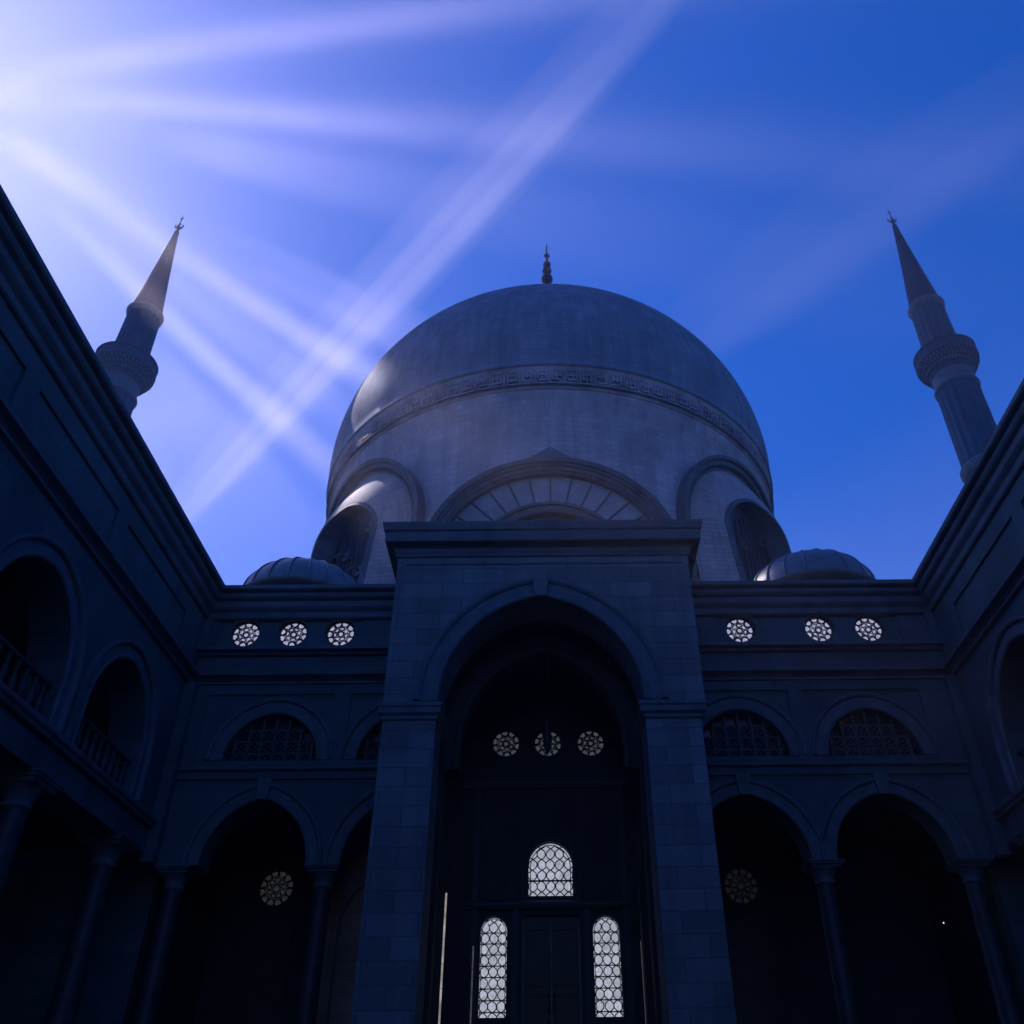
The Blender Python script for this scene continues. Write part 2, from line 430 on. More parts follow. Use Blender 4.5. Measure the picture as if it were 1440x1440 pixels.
for k in range(1, 16):
    a = math.pi*k/16; u = math.cos(a); v = math.sin(a)
    rb.obox(mpF(FX+u*5.15, -.32, FZ+v*5.15), Vector((u, 0, v)), Vector((0,1,0)), Vector((-v, 0, u)), 1.06, .05, .045)
build('fan_rib', rb, M['trimdk'], fo)
gb = MB(); P = [(-1.3, 32.2), (0, 33.1), (1.3, 32.2)]
V = [(FX+u, FY-.5, v) for u, v in P]+[(FX+u, FY+3, v) for u, v in P]
gb.add(V, [(0,1,2), (3,5,4), (0,1,4,3), (1,2,5,4), (0,2,5,3)]); build('gable_cap', gb, M['lead'], fo)
wn = MB(); wn.slab(opening(FX, 14.6, FZ, 3.54, 3.54), [], mpF, -1.4, -1.5); build('arch_window', wn, M['glassE'], fo)

# --- two flared apses on the diagonals, each under a round arch with a deep shuttered niche
def apse(az):
    sgn = 1 if az > 0 else -1
    a = R(az); nrm = Vector((math.sin(a), -math.cos(a), 0)); tan = Vector((math.cos(a), math.sin(a), 0))
    r, z0, d0 = 6.0, 32.5, 16.9
    u0 = -sgn*1.65
    org = Vector((DX, DY, 0))
    mp = lambda u, dd, v: (DX+(d0+dd)*math.sin(a+u/d0), DY-(d0+dd)*math.cos(a+u/d0), v)
    def off(u, v):
        if v >= z0: q = math.hypot(u, v-z0)/r
        else: q = abs(u)/r
        q = min(1, q); o = .25+2.35*(1-q**1.5)
        if v < z0: o += (z0-v)*.14*(1-q*.3)
        return o
    nw, nsp, nri = 2.1, 32.2, 2.5
    def in_niche(u, v):
        e = .10; u = abs(u-u0)
        return u < nw+e if v <= nsp else (u/(nw+e))**2+((v-nsp)/(nri+e))**2 < 1
    m = MB(); nr, nt_ = 56, 120; V = []; UV = []
    for i in range(nr+1):
        q = 1-i/nr*.985
        for j in range(nt_+1):
            t = math.pi*j/nt_; u = -r*q*math.cos(t); v = z0+r*q*math.sin(t)
            V.append((u, v)); UV.append(((1-q)*r*1.1, t*6.5))
    F = []; U = []
    def quad(f):
        if not in_niche(sum(V[x][0] for x in f)/4, sum(V[x][1] for x in f)/4): F.append(f); U.append([UV[x] for x in f])
    for i in range(nr):
        for j in range(nt_):
            k = i*(nt_+1)+j; quad((k, k+1, k+nt_+2, k+nt_+1))
    nz = 48; o = len(V); ncol = 110          # lower skirt, down to the roofs
    for i in range(nz+1):
        v = z0-(z0-14)*i/nz
        for j in range(ncol+1):
            u = -r+2*r*j/ncol; V.append((u, v)); UV.append((u, v))
    for i in range(nz):
        for j in range(ncol):
            k = o+i*(ncol+1)+j; quad((k, k+1, k+ncol+2, k+ncol+1))
    m.add([mp(u, off(u, v), v) for u, v in V], F, U, True)
    ap_o = build('apse', m, M['exedra'], hall)
    cut = MB(); cut.slab(opening(u0, 18, nsp, nw, nri), [], mp, .5, 9)
    co = build('cutter', cut, M['exedra'], hall)
    b2 = drum_o.modifiers.new('cut', 'BOOLEAN'); b2.object = co; b2.operation = 'DIFFERENCE'; b2.solver = 'EXACT'
    bpy.context.view_layer.update()
    dg = bpy.context.evaluated_depsgraph_get()
    me = bpy.data.meshes.new_from_object(drum_o.evaluated_get(dg)); drum_o.modifiers.clear(); drum_o.data = me
    me.set_sharp_from_angle(angle=R(35))
    bpy.data.objects.remove(co)
    # arch ring framing the apse
    rg = MB(); rp = with_legs(arch_pts(0, z0, r, r, 36), 12)
    rg.sweep(rp, [(-.2, -.6), (-.2, .35), (-.05, .45), (.08, .38), (.15, .65), (.42, .72), (.46, .95), (.7, 1.0), (.72, -1.2)], mp)
    build('apse_arch', rg, M['trimdk'], ap_o)
    # niche surround that stands proud of the slope
    nf = MB(); core = arch_pts(u0, nsp, nw, nri, 16)
    legs = [(u0-nw, 20+(nsp-20)*i/10, -1, 0) for i in range(10)]
    pth = legs+core+[(2*u0-u, v, 1, 0) for (u, v, _, _) in reversed(legs)]
    nf.sweep(pth, [(-.03, -1.4), (-.03, .02), (.06, .03), (.08, .01), (.22, .01), (.24, .03), (.28, .03), (.30, -.3)], lambda u, dd, v: mp(u, off(u, v)+dd, v))
    build('niche_surround', nf, M['trimdk'], ap_o)  # darker stone here puts the niche's shade into the colour
    sb = MB(); sb.slab(opening(u0, 19, nsp, nw-.01, nri-.01), [], mp, 1.0, .8)
    for k in range(-3, 4): sb.extr([(.95, 19), (1.05, 19), (1.05, 33.9-abs(k)*.3), (.95, 33.9-abs(k)*.3)], lambda s_, dd, z, k=k: mp(s_, dd, z), u0+k*.48-.04, u0+k*.48+.04)
    so_ = build('shutter', sb, M['shutter'], ap_o)
    for uu, vv in ((u0+1.45, 32.6), (u0-.6, 31.4), (u0+1.0, 29.6)):
        hb = MB(); hb.tube([mp(uu, 1.0, vv), mp(uu, 1.5, vv+.1), mp(uu-.35, 1.7, vv-.1)], .10, 6); hb.obox(mp(uu, 1.08, vv), tan, nrm, Vector((0,0,1)), .3, .1, .3)
        build('bracket', hb, M['trimdk'], so_)
    # outer buttress stub beyond the apse
    bt = MB(); c = mp(sgn*6.9, 1.2, 0)
    bt.obox((c[0], c[1], 23.5), tan, nrm, Vector((0,0,1)), .8, 1.2, 10.5)
    bt.obox((c[0], c[1], 34.2), tan, nrm, Vector((0,0,1)), 1.1, 1.4, .25)
    build('buttress', bt, M['exedra'], hall)
apse(-50); apse(50)

# ================================================================== ROOF DOMES
def small_dome(x, y, a, b, zr, label):
    t = thing('roof_dome', label, 'dome', x, y, 13.9, 'small ribbed lead domes on the arcade roofs')
    s_ = MB(); s_.lathe([(a*.86, 13.9), (a*.86, zr-.1), (a*.88, zr-.02)], x, y, 48); build('dome_drum', s_, M['wing'], t)
    rm = MB(); rm.lathe([(a*.86, zr-.12), (a*1.0, zr-.08), (a*1.04, zr), (a*1.04, zr+.07), (a*.99, zr+.12)], x, y, 64); build('rim', rm, M['trim'], t)
    sh = MB(); pf = []
    for i in range(15):
        q = math.pi/2*i/14; pf.append((max(.02, a*.99*math.cos(q)), zr+.1+b*math.sin(q)))
    sh.lathe(pf, x, y, 96); so = build('lead_shell', sh, M['lead'], t)
    for k in range(20):
        an = 2*math.pi*k/20; rr = MB()
        rr.tube([(x+(p[0]+.01)*math.sin(an), y-(p[0]+.01)*math.cos(an), p[1]+.005) for p in pf], .05, 5)
        build('rib', rr, M['lead'], so)
    kn = MB(); kn.lathe([(.12, zr+b)]+[(max(.02, .15*math.sin(math.pi*i/8)), zr+b+.22-.15*math.cos(math.pi*i/8)) for i in range(1, 8)]+[(.02, zr+b+.6)], x, y, 16)
    build('knob', kn, M['metal'], t)
small_dome(-9.45, 30, 2.38, 1.75, 17.35, 'ribbed grey lead dome behind the left arcade cornice, near the left gallery')
small_dome(10.25, 30, 2.5, 1.85, 17.4, 'ribbed grey lead dome behind the right arcade cornice, under the clear blue sky')

# ================================================================== MINARETS
def minaret(x, y):
    t = thing('minaret', 'slender stone minaret whose foot hides behind the left gallery roof, in the pale hazy sky', 'minaret', x, y, -EYE, 'minarets flanking the dome')
    fl = lambda a, z: 1+.035*math.cos(a*16)
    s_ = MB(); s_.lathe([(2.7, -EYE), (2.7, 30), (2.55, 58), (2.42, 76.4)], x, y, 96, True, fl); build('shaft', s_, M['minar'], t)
    s_ = MB(); s_.lathe([(2.42, 76.2), (2.62, 76.3), (2.7, 76.55), (2.62, 76.8), (2.42, 76.95), (2.38, 77.2), (2.38, 79.0)], x, y, 64); build('neck_ring', s_, M['trimdk'], t)
    s_ = MB(); s_.lathe([(2.6, 63.3), (2.95, 63.6), (3.0, 64.2), (2.7, 64.6)], x, y, 64); build('lower_ring', s_, M['trimdk'], t)
    # balcony: corbel tiers, floor, parapet
    b = MB(); b.lathe([(2.38, 78.7), (2.6, 79.0), (2.65, 79.3), (2.95, 79.55), (3.0, 79.9), (3.3, 80.2), (3.34, 80.5), (3.6, 80.75), (3.72, 80.8), (3.75, 81.1), (3.5, 81.2), (2.2, 81.25)], x, y, 72, False)
    bo = build('balcony', b, M['minar'], t)
    co = MB()
    for tier, (r0, z) in enumerate(((2.82, 79.45), (3.15, 80.05), (3.45, 80.55))):
        for k in range(44):
            an = 2*math.pi*(k+.5*(tier % 2))/44; n = Vector((math.sin(an), -math.cos(an), 0)); tt = Vector((math.cos(an), math.sin(an), 0))
            co.obox(Vector((x, y, z))+n*r0, tt, n, Vector((0,0,1)), .10, .17, .22)
    build('corbels', co, M['trimdk'], bo)
    p = MB(); p.lathe([(3.62, 81.1), (3.7, 81.15), (3.7, 81.35), (3.58, 81.4), (3.58, 82.25), (3.72, 82.3), (3.76, 82.5), (3.5, 82.55), (3.45, 81.2)], x, y, 72, False)
    for k in range(24):
        an = 2*math.pi*k/24; n = Vector((math.sin(an), -math.cos(an), 0)); tt = Vector((math.cos(an), math.sin(an), 0))
        p.obox(Vector((x, y, 81.85))+n*3.6, tt, n, Vector((0,0,1)), .1, .1, .5)
    build('parapet', p, M['minar'], bo)
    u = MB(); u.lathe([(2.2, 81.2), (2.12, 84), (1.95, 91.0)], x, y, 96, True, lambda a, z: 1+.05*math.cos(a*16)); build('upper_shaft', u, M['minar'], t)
    u = MB(); u.lathe([(1.95, 90.6), (2.15, 90.8), (2.3, 91.1), (2.35, 91.5), (2.2, 91.7), (2.0, 91.75)], x, y, 48); build('spire_ring', u, M['trimdk'], t)
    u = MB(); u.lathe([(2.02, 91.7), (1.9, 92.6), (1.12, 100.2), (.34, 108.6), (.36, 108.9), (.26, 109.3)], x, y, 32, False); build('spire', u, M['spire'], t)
    f_ = MB(); f_.lathe([(.20, 109.1), (.12, 109.8)]+[(max(.1, .36*math.sin(math.pi*i/8)), 110.15-.36*math.cos(math.pi*i/8)) for i in range(1, 8)]+[(.08, 110.7), (.2, 110.95), (.08, 111.2), (.07, 112.0)], x, y, 14)
    fo = build('finial', f_, M['metal'], t)
    c = MB(); pts = []; rad = []
    for i in range(15):
        a = R(-220+260*i/14); pts.append((x+.62*math.cos(a), y, 110.6+.62*math.sin(a))); rad.append(.03+.10*math.sin(math.pi*i/14))
    c.tube(pts, rad, 6)
    c.tube([(x, y, 111.6), (x, y, 113.2)], [.09, .02], 6); c.tube([(x-.3, y, 112.3), (x+.3, y, 112.3)], .06, 6)
    build('crescent', c, M['metal'], fo)
    return t
mn = minaret(-52.9, 80)
m2 = copy_tree(mn); m2.location.x = 50.6; m2['label'] = 'slender stone minaret whose foot hides behind the right gallery roof, in the deep blue sky'

# ================================================================== PORTAL
PX0, PX1, PY = -4.16, 3.96, 21.0
AC, AW, ASP, ARI = -.17, 2.62, 9.5, 3.02
portal = thing('entrance_portal', 'tall projecting block portal with a pointed arch, keystone and heavy cornice', 'portal', -.1, 23)
mpP = lambda u, dd, v: (u, PY-dd, v)
up = MB(); ol = [(PX0, 9.25)]+[(AC-AW, 9.25)]+[(p[0], p[1]) for p in arch_pts(AC, ASP, AW, ARI, 22)]+[(AC+AW, 9.25), (PX1, 9.25), (PX1, 14.0), (PX0, 14.0)]
up.slab(ol, [], mpP, 0, -1.3)
uw = build('upper_wall', up, M['portal'], portal)
for (a, b_) in ((-4.12, -2.80), (2.44, 3.82)):
    p = MB(); p.box(a, b_, PY+.03, PY+1.32, -EYE+.9, 9.02)
    po_ = build('pier', p, M['portal'], portal)
    c = MB(); c.ringmould(a, b_, PY+.03, PY+1.32, [(0, 8.98), (.05, 9.02), (.05, 9.10), (.12, 9.16), (.13, 9.30), (.16, 9.33), (.16, 9.42), (.02, 9.46)])
    build('impost', c, M['trim'], po_)
    c = MB(); c.ringmould(a, b_, PY+.03, PY+1.32, [(.14, -EYE), (.14, -EYE+.6), (.05, -EYE+.75), (.0, -EYE+.92)])
    build('plinth', c, M['trim'], po_)
am = MB(); am.sweep(arch_pts(AC, ASP+.0, AW, ARI, 26), [(0, -.3), (0, .03), (.05, .06), (.10, .05), (.12, .025), (.42, .025), (.44, .07), (.50, .11), (.58, .11), (.60, -.05)], mpP)
build('arch_moulding', am, M['trim'], uw)
ks = MB(); V = []
for dd in (-.02, .16):
    V += [mpP(AC-.15, dd, 12.46), mpP(AC+.15, dd, 12.46), mpP(AC+.24, dd, 13.2), mpP(AC-.24, dd, 13.2)]
ks.add(V, [(0,1,2,3), (4,5,6,7), (0,1,5,4), (1,2,6,5), (2,3,7,6), (3,0,4,7)]); build('keystone', ks, M['portal'], uw)
cn = MB(); cn.ringmould(PX0, PX1, PY, PY+7.5, [(.0, 13.80), (.05, 13.83), (.05, 13.90), (.08, 13.96), (.10, 14.05), (.16, 14.09), (.34, 14.14), (.36, 14.17), (.36, 14.46), (.41, 14.50), (.45, 14.66), (.46, 14.74), (.3, 14.80)])
build('cornice', cn, M['trimdk'], portal)
fl = MB(); fl.extr([(-.02, 13.55), (.03, 13.57), (.03, 13.63), (-.02, 13.65)], lambda s_, dd, z: mpP(s_, dd, z), PX0+.25, PX1-.2); build('string_moulding', fl, M['trim'], uw)
# inside: side walls, second arch, vault
for (a, b_, sgn) in ((-4.10, -3.02, 1), (2.66, 3.80, -1)):
    p = MB(); p.box(a, b_, PY+1.34, 27.2, -EYE, 13.79)
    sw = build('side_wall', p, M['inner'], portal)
    # thin pilaster strips on the reveal
    for yy in (23.3, 25.6):
        q = MB(); x_ = b_ if sgn > 0 else a
        q.box(min(x_, x_+sgn*.22), max(x_, x_+sgn*.22), yy, yy+.5, -EYE, 9.1)
        build('pilaster', q, M['inner'], sw)
v = MB(); ol = [(AC-AW-.26, 9.0)]+[(p[0]+p[2]*.2, p[1]+p[3]*.2) for p in arch_pts(AC, ASP, AW, ARI, 22)]+[(AC+AW+.26, 9.0), (3.0, 9.0), (3.0, 13.7), (-3.3, 13.7), (-3.3, 9.0)]
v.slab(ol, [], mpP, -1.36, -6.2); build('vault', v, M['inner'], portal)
ia = MB(); ia.sweep(with_legs(arch_pts(AC, 9.3, 2.22, 2.75, 22), 8.6), [(0, 0), (0, .6), (.12, .64), (.16, .56), (.44, .56), (.48, .66), (.6, .6), (.62, 0)], lambda u, dd, v_: (u, 23.9-dd, v_)); build('inner_arch', ia, M['inner'], portal)
rf = MB(); rf.box(PX0, PX1, PY+.2, PY+7.4, 14.02, 14.3); build('roof', rf, M['trimdk'], portal)

# ================================================================== ENTRANCE WALL (back of the portal)
BY = 27.0
mpB = lambda u, dd, v: (u, BY-dd, v)
ent = thing('entrance_wall', 'dark wall at the back of the portal with glowing leaded windows round a tall door', 'wall', 0, BY)
CWc = (.035, 6.22, 7.07, .645, .67)
SW = ((-1.565, 3.19, 5.31, .375, .39), (1.575, 3.19, 5.31, .375, .39))
RD = ((-1.33, 10.8), (-.01, 10.8), (1.34, 10.8))
w = MB(); w.slab([(-3.3, -EYE), (3.1, -EYE), (3.1, 13.2), (-3.3, 13.2)],
    [opening(*CWc)]+[opening(*q) for q in SW]+[circ(u, v, .46) for u, v in RD]+[[(-.76, -EYE+.02), (-.76, 5.72), (.83, 5.72), (.83, -EYE+.02)]], mpB, 0, -.5)
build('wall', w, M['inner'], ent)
mpR = lambda u, dd, v: (u, BY+.22-dd, v)
for u, v in RD: roundel(ent, mpR, u, v, .45, M['glassB'], 10, .1, .05)
leaded(ent, mpR, *CWc, M['glassC'], 5, .60, .016)
for q in SW: leaded(ent, mpR, *q, M['glassC'], 3, .56, .0145)
t_ = MB()
t_.sweep(with_legs(arch_pts(.035, 7.07, .86, .9), 6.1), [(0, -.05), (0, .06), (.06, .09), (.1, .05), (.1, -.05)], mpB)
build('window_hood', t_, M['innert'], ent)
t_ = MB(); t_.extr([(-.05, 5.86), (.16, 5.86), (.2, 5.94), (.2, 6.02), (.1, 6.08), (-.05, 6.08)], lambda s_, d_, z: mpB(s_, d_, z), -2.35, 2.25); build('ledge', t_, M['innert'], ent)
t_ = MB(); t_.extr([(-.05, 9.3), (.12, 9.3), (.16, 9.4), (.16, 9.5), (-.05, 9.55)], lambda s_, d_, z: mpB(s_, d_, z), -2.6, 2.4); build('cornice', t_, M['innert'], ent)
for a, b_ in ((-2.2, -2.02), (-1.06, -.88), (.95, 1.13), (2.06, 2.24)):
    t_ = MB(); t_.box(a, b_, BY-.13, BY+.02, -EYE, 5.85 if abs(a) < 1.5 else 9.29); build('pilaster', t_, M['innert'], ent)
# double door
for a, b_, hs in ((-.74, .03, -1), (.04, .81, 1)):
    dl = MB(); dl.box(a, b_, BY+.14, BY+.24, -EYE+.03, 5.70)
    for z0, z1 in ((-1.2, .4), (.6, 1.7), (1.9, 2.75), (2.95, 3.75), (3.95, 5.4)):
        for (p, q, r_, s_) in ((a+.1, b_-.1, z0, z0+.05), (a+.1, b_-.1, z1-.05, z1), (a+.1, a+.14, z0+.05, z1-.05), (b_-.14, b_-.1, z0+.05, z1-.05)):
            dl.box(p, q, BY+.10, BY+.141, r_, s_)
    do = build('door', dl, M['wood'], ent)
    hx = .0 if hs < 0 else .07
    for zc in (2.9, 3.55):
        h = MB(); hx2 = .03-.07 if hs < 0 else .04+.07
        h.tube([(hx2, BY+.14, zc-.25), (hx2, BY+.02, zc-.22), (hx2, BY+.02, zc+.22), (hx2, BY+.14, zc+.25)], .022, 6)
        build('handle', h, M['metal'], do)

# hanging lamp in the portal arch
hl = thing('hanging_lamp', 'dark unlit lantern on a long thin chain inside the portal arch', 'lamp', -.02, 23.0, 8.9)
c = MB(); c.tube([(-.02, 23.0, 12.4), (-.02, 23.0, 9.75)], .012, 5)
for k in range(26): c.tube([(-.02, 23.0, 12.35-.1*k), (-.02, 23.0, 12.30-.1*k)], .022, 5)
build('chain', c, M['iron'], hl)
c = MB(); c.lathe([(.015, 9.8), (.06, 9.72), (.09, 9.6), (.05, 9.55), (.09, 9.45), (.11, 9.2), (.09, 9.02), (.04, 8.92), (.01, 8.82)], -.02, 23.0, 12); build('lantern', c, M['iron'], hl)

# ================================================================== FRONT ARCADE WINGS
WY = 23.7; XL, XR = -10.28, 11.62
mpW = lambda u, dd, v: (u, WY-dd, v)
CORN = [(-.05, 13.36), (.06, 13.38), (.10, 13.42), (.12, 13.58), (.20, 13.66), (.24, 13.72), (.24, 13.90), (.34, 13.96), (.38, 14.02), (.38, 14.12), (.48, 14.16), (.52, 14.20), (.52, 14.32), (-.05, 14.38)]
STR_A = [(-.05, 12.18), (.05, 12.2), (.08, 12.26), (.22, 12.30), (.22, 12.40), (.05, 12.46), (-.05, 12.48)]
STR_B = [(-.05, 11.24), (.05, 11.27), (.05, 11.34), (.12, 11.40), (.26, 11.46), (.28, 11.56), (.1, 11.62), (-.05, 11.64)]
SILL = [(-.05, 8.70), (.06, 8.72), (.10, 8.76), (.10, 8.80), (-.05, 8.84)]
def wing(x0, x1, bays, lunes, rounds, panels, cols, clip_lo, clip_hi, label, dimround, friezebox):
    t = thing('arcade_wing', label, 'arcade', (x0+x1)/2, WY)
    holes = []
    for c_ in lunes: holes.append(opening(c_, 9.03, 9.05, 1.28, 1.34, clip_lo, clip_hi))
    for c_ in rounds: holes.append(circ(c_, 13.0, .46))
    # recessed panels are cut as shallow frames in a front skin
    ol = [(x0, 6.28)]
    for c_, w2 in bays:
        for p in opening(c_, 6.28, 6.28, w2, 1.70, clip_lo, clip_hi):
            if abs(p[0]-ol[-1][0])+abs(p[1]-ol[-1][1]) > 1e-4: ol.append(p)
        if clip_hi is not None and c_+w2 > clip_hi: ol.append((clip_hi, 6.28))
        if clip_lo is not None and c_-w2 < clip_lo:
            k0 = next(i for i, p in enumerate(ol) if abs(p[0]-clip_lo) < 1e-6); ol.insert(k0, (clip_lo, 6.28)) if ol[k0][1] > 6.29 else None
    ol += [(x1, 6.28), (x1, 14.3), (x0, 14.3)]
    w_ = MB(); w_.slab(ol, holes, mpW, -.06, -.85)
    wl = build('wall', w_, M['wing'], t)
    sk = MB()
    ph = []
    for (a, b_) in panels: ph.append([(a, 8.95), (b_, 8.95), (b_, 10.97), (a, 10.97)])
    sk.slab([(x0, 8.5), (x1, 8.5), (x1, 11.5), (x0, 11.5)], ph, mpW, 0, -.058)
    fb = friezebox
    sk.slab([(x0, 12.3), (x1, 12.3), (x1, 13.5), (x0, 13.5)], [[(fb[0], 12.52), (fb[1], 12.52), (fb[1], 13.36), (fb[0], 13.36)]], mpW, 0, -.058)
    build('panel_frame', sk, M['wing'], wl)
    for nm, pf in (('cornice', CORN), ('string_course', STR_A), ('string_course', STR_B), ('sill', SILL)):
        q = MB(); q.extr(pf, lambda s_, dd, z: mpW(s_, dd, z), x0, x1); build(nm, q, M['trimdk'] if nm != 'sill' else M['trim'], t)
    for c_, w2 in bays:
        q = MB(); ap_ = [p for p in arch_pts(c_, 6.28, w2, 1.70, 20)]
        ap_ = [p for p in ap_ if (clip_lo is None or p[0] > clip_lo) and (clip_hi is None or p[0] < clip_hi)]
        q.sweep(ap_, mould(.8, .42), lambda u, dd, v: mpW(u, dd-.05, v)); ao = build('arch_moulding', q, M['trim'], wl)
        q = MB(); V = []
        for dd in (-.08, .10): V += [mpW(c_-.13, dd, 7.94), mpW(c_+.13, dd, 7.94), mpW(c_+.2, dd, 8.5), mpW(c_-.2, dd, 8.5)]
        if (clip_lo is None or c_ > clip_lo+.3) and (clip_hi is None or c_ < clip_hi-.3):
            q.add(V, [(0,1,2,3), (4,5,6,7), (0,1,5,4), (1,2,6,5), (2,3,7,6), (3,0,4,7)]); build('keystone', q, M['trim'], ao)
    for c_ in lunes:
        q = MB(); ap_ = [p for p in arch_pts(c_, 9.05, 1.28, 1.34, 18) if (clip_lo is None or p[0] > clip_lo) and (clip_hi is None or p[0] < clip_hi)]
        q.sweep(ap_, mould(.8, .46), lambda u, dd, v: mpW(u, dd-.05, v)); build('lunette_moulding', q, M['trim'], wl)
        # pierced stone screen: mullions, bars and knotwork rings over unlit glass
        ins = lambda u, v: v >= 9.05 and ((u-c_)/1.27)**2+((v-9.05)/1.33)**2 < 1 and (clip_lo is None or u > clip_lo) and (clip_hi is None or u < clip_hi)
        gm = MB(); dd = -.28
        for k in range(-3, 4):
            u = c_+k*.36; h = 1.33*math.sqrt(max(0, 1-(k*.36/1.27)**2))
            if ins(u, 9.2): gm.box(u-.035, u+.035, WY+.24, WY+.36, 9.05, 9.05+h)
        for vv in (9.32, 9.66, 10.0):
            hw = 1.27*math.sqrt(max(0, 1-((vv-9.05)/1.33)**2)); a_, b_ = c_-hw, c_+hw
            if clip_lo is not None: a_ = max(a_, clip_lo)
            if clip_hi is not None: b_ = min(b_, clip_hi)
            gm.box(a_, b_, WY+.27, WY+.34, vv-.025, vv+.025)
        for k in range(-3, 3):
            for r_ in range(4):
                u = c_+(k+.5)*.36; v = 9.17+.34*r_
                if ins(u-.15, v+.15) and ins(u+.15, v+.15):
                    gm.tube([mpW(u+.13*math.cos(2*math.pi*i/12), dd, v+.13*math.sin(2*math.pi*i/12)) for i in range(12)], .03, 4, True)
                    for a_ in (R(45), R(135)): gm.tube([mpW(u+.17*math.cos(a_), dd, v+.17*math.sin(a_)), mpW(u-.17*math.cos(a_), dd, v-.17*math.sin(a_))], .022, 4)
        lu = build('lunette_screen', gm, M['tracery'], t)
        q = MB(); q.slab(opening(c_, 9.03, 9.05, 1.29, 1.35, clip_lo, clip_hi), [], mpW, -.42, -.45); build('pane', q, M['glassE'], lu)
    for c_ in rounds:
        fo_ = roundel(t, lambda u, dd, v: mpW(u, dd-.30, v), c_, 13.02, .43, M['glassA'], 10, random.uniform(0, .6), .05)
    for x_ in cols: column(t, x_, WY+.42, 6.27)
    xc = (x0-.1, x0+.24) if x0 < -5 else (x1-.24, x1+.1)
    q = MB(); q.box(xc[0], xc[1], WY-.26, WY+.03, 6.3, 11.26); build('corner_pilaster', q, M['wing'], t)
    q = MB(); q.box(xc[0], xc[1], WY-.12, WY+.03, 12.44, 13.42); build('corner_pilaster', q, M['wing'], t)
    # arcade passage behind: floor above, back wall, roof
    q = MB(); q.box(x0, x1, WY+.86, 29.4, 8.3, 8.6); build('ceiling', q, M['inner'], t)
    q = MB(); q.box(x0, x1, WY+.86, 32.8, 14.0, 14.2); build('roof', q, M['trimdk'], t)
    hol = [circ(dimround[0], dimround[1], .58)]
    q = MB(); q.slab([(x0, -EYE), (x1, -EYE), (x1, 14.0), (x0, 14.0)], hol, lambda u, dd, v: (u, 29.4-dd, v), 0, -.4); build('back_wall', q, M['inner'], t)
    roundel(t, lambda u, dd, v: (u, 29.6-dd, v), dimround[0], dimround[1], .56, dimround[2], 12, 0, .035)
    xo = (x0-.42, x0-.04) if x0 < -5 else (x1+.04, x1+.42)
    q = MB(); q.box(xo[0], xo[1], WY+1.31, 32.8, -EYE, 13.98); build('end_wall', q, M['inner'], t)
    q = MB(); q.box(dimround[0]-.95, dimround[0]+.75, 29.36, 29.5, -EYE, dimround[1]-1.0); build('passage_door', q, M['wood'], t)
    return t
lw = wing(XL, -3.1, [(-7.62, 1.37), (-3.98, 1.38)], [-7.66, -3.98], [-9.09, -7.66, -6.23], [(-9.7, -6.1), (-5.62, -3.3)],
     [-9.62, -5.8], None, -3.3, 'left two storey arcade wing, three evenly spaced glowing round windows in its frieze', (-8.55, 7.1, M['glassD']), (-9.9, -5.55))
rw = wing(2.9, XR, [(5.22, 1.5), (8.92, 1.53)], [5.36, 8.98], [5.81, 8.19, 9.70], [(3.2, 6.85), (7.26, 10.6)],
     [7.06, 10.85], 3.1, None, 'right two storey arcade wing, three unevenly spaced glowing round windows in its frieze', (6.0, 7.05, M['glassF']), (5.05, 10.55))
# warm brown inner wall seen through the second left arch
q = MB(); q.box(-6.1, -4.13, 26.0, 29.3, -EYE, 8.28); bw_ = build('brown_wall', q, M['brown'], lw)
q = MB(); q.sweep(with_legs(arch_pts(-4.4, 5.2, 1.25, 1.3, 16)[:18], -EYE), [(0, 0), (0, .05), (.05, .06), (.07, 0)], lambda u, dd, v: (u, 26.0-dd, v)); build('niche_moulding', q, M['trim'], bw_)

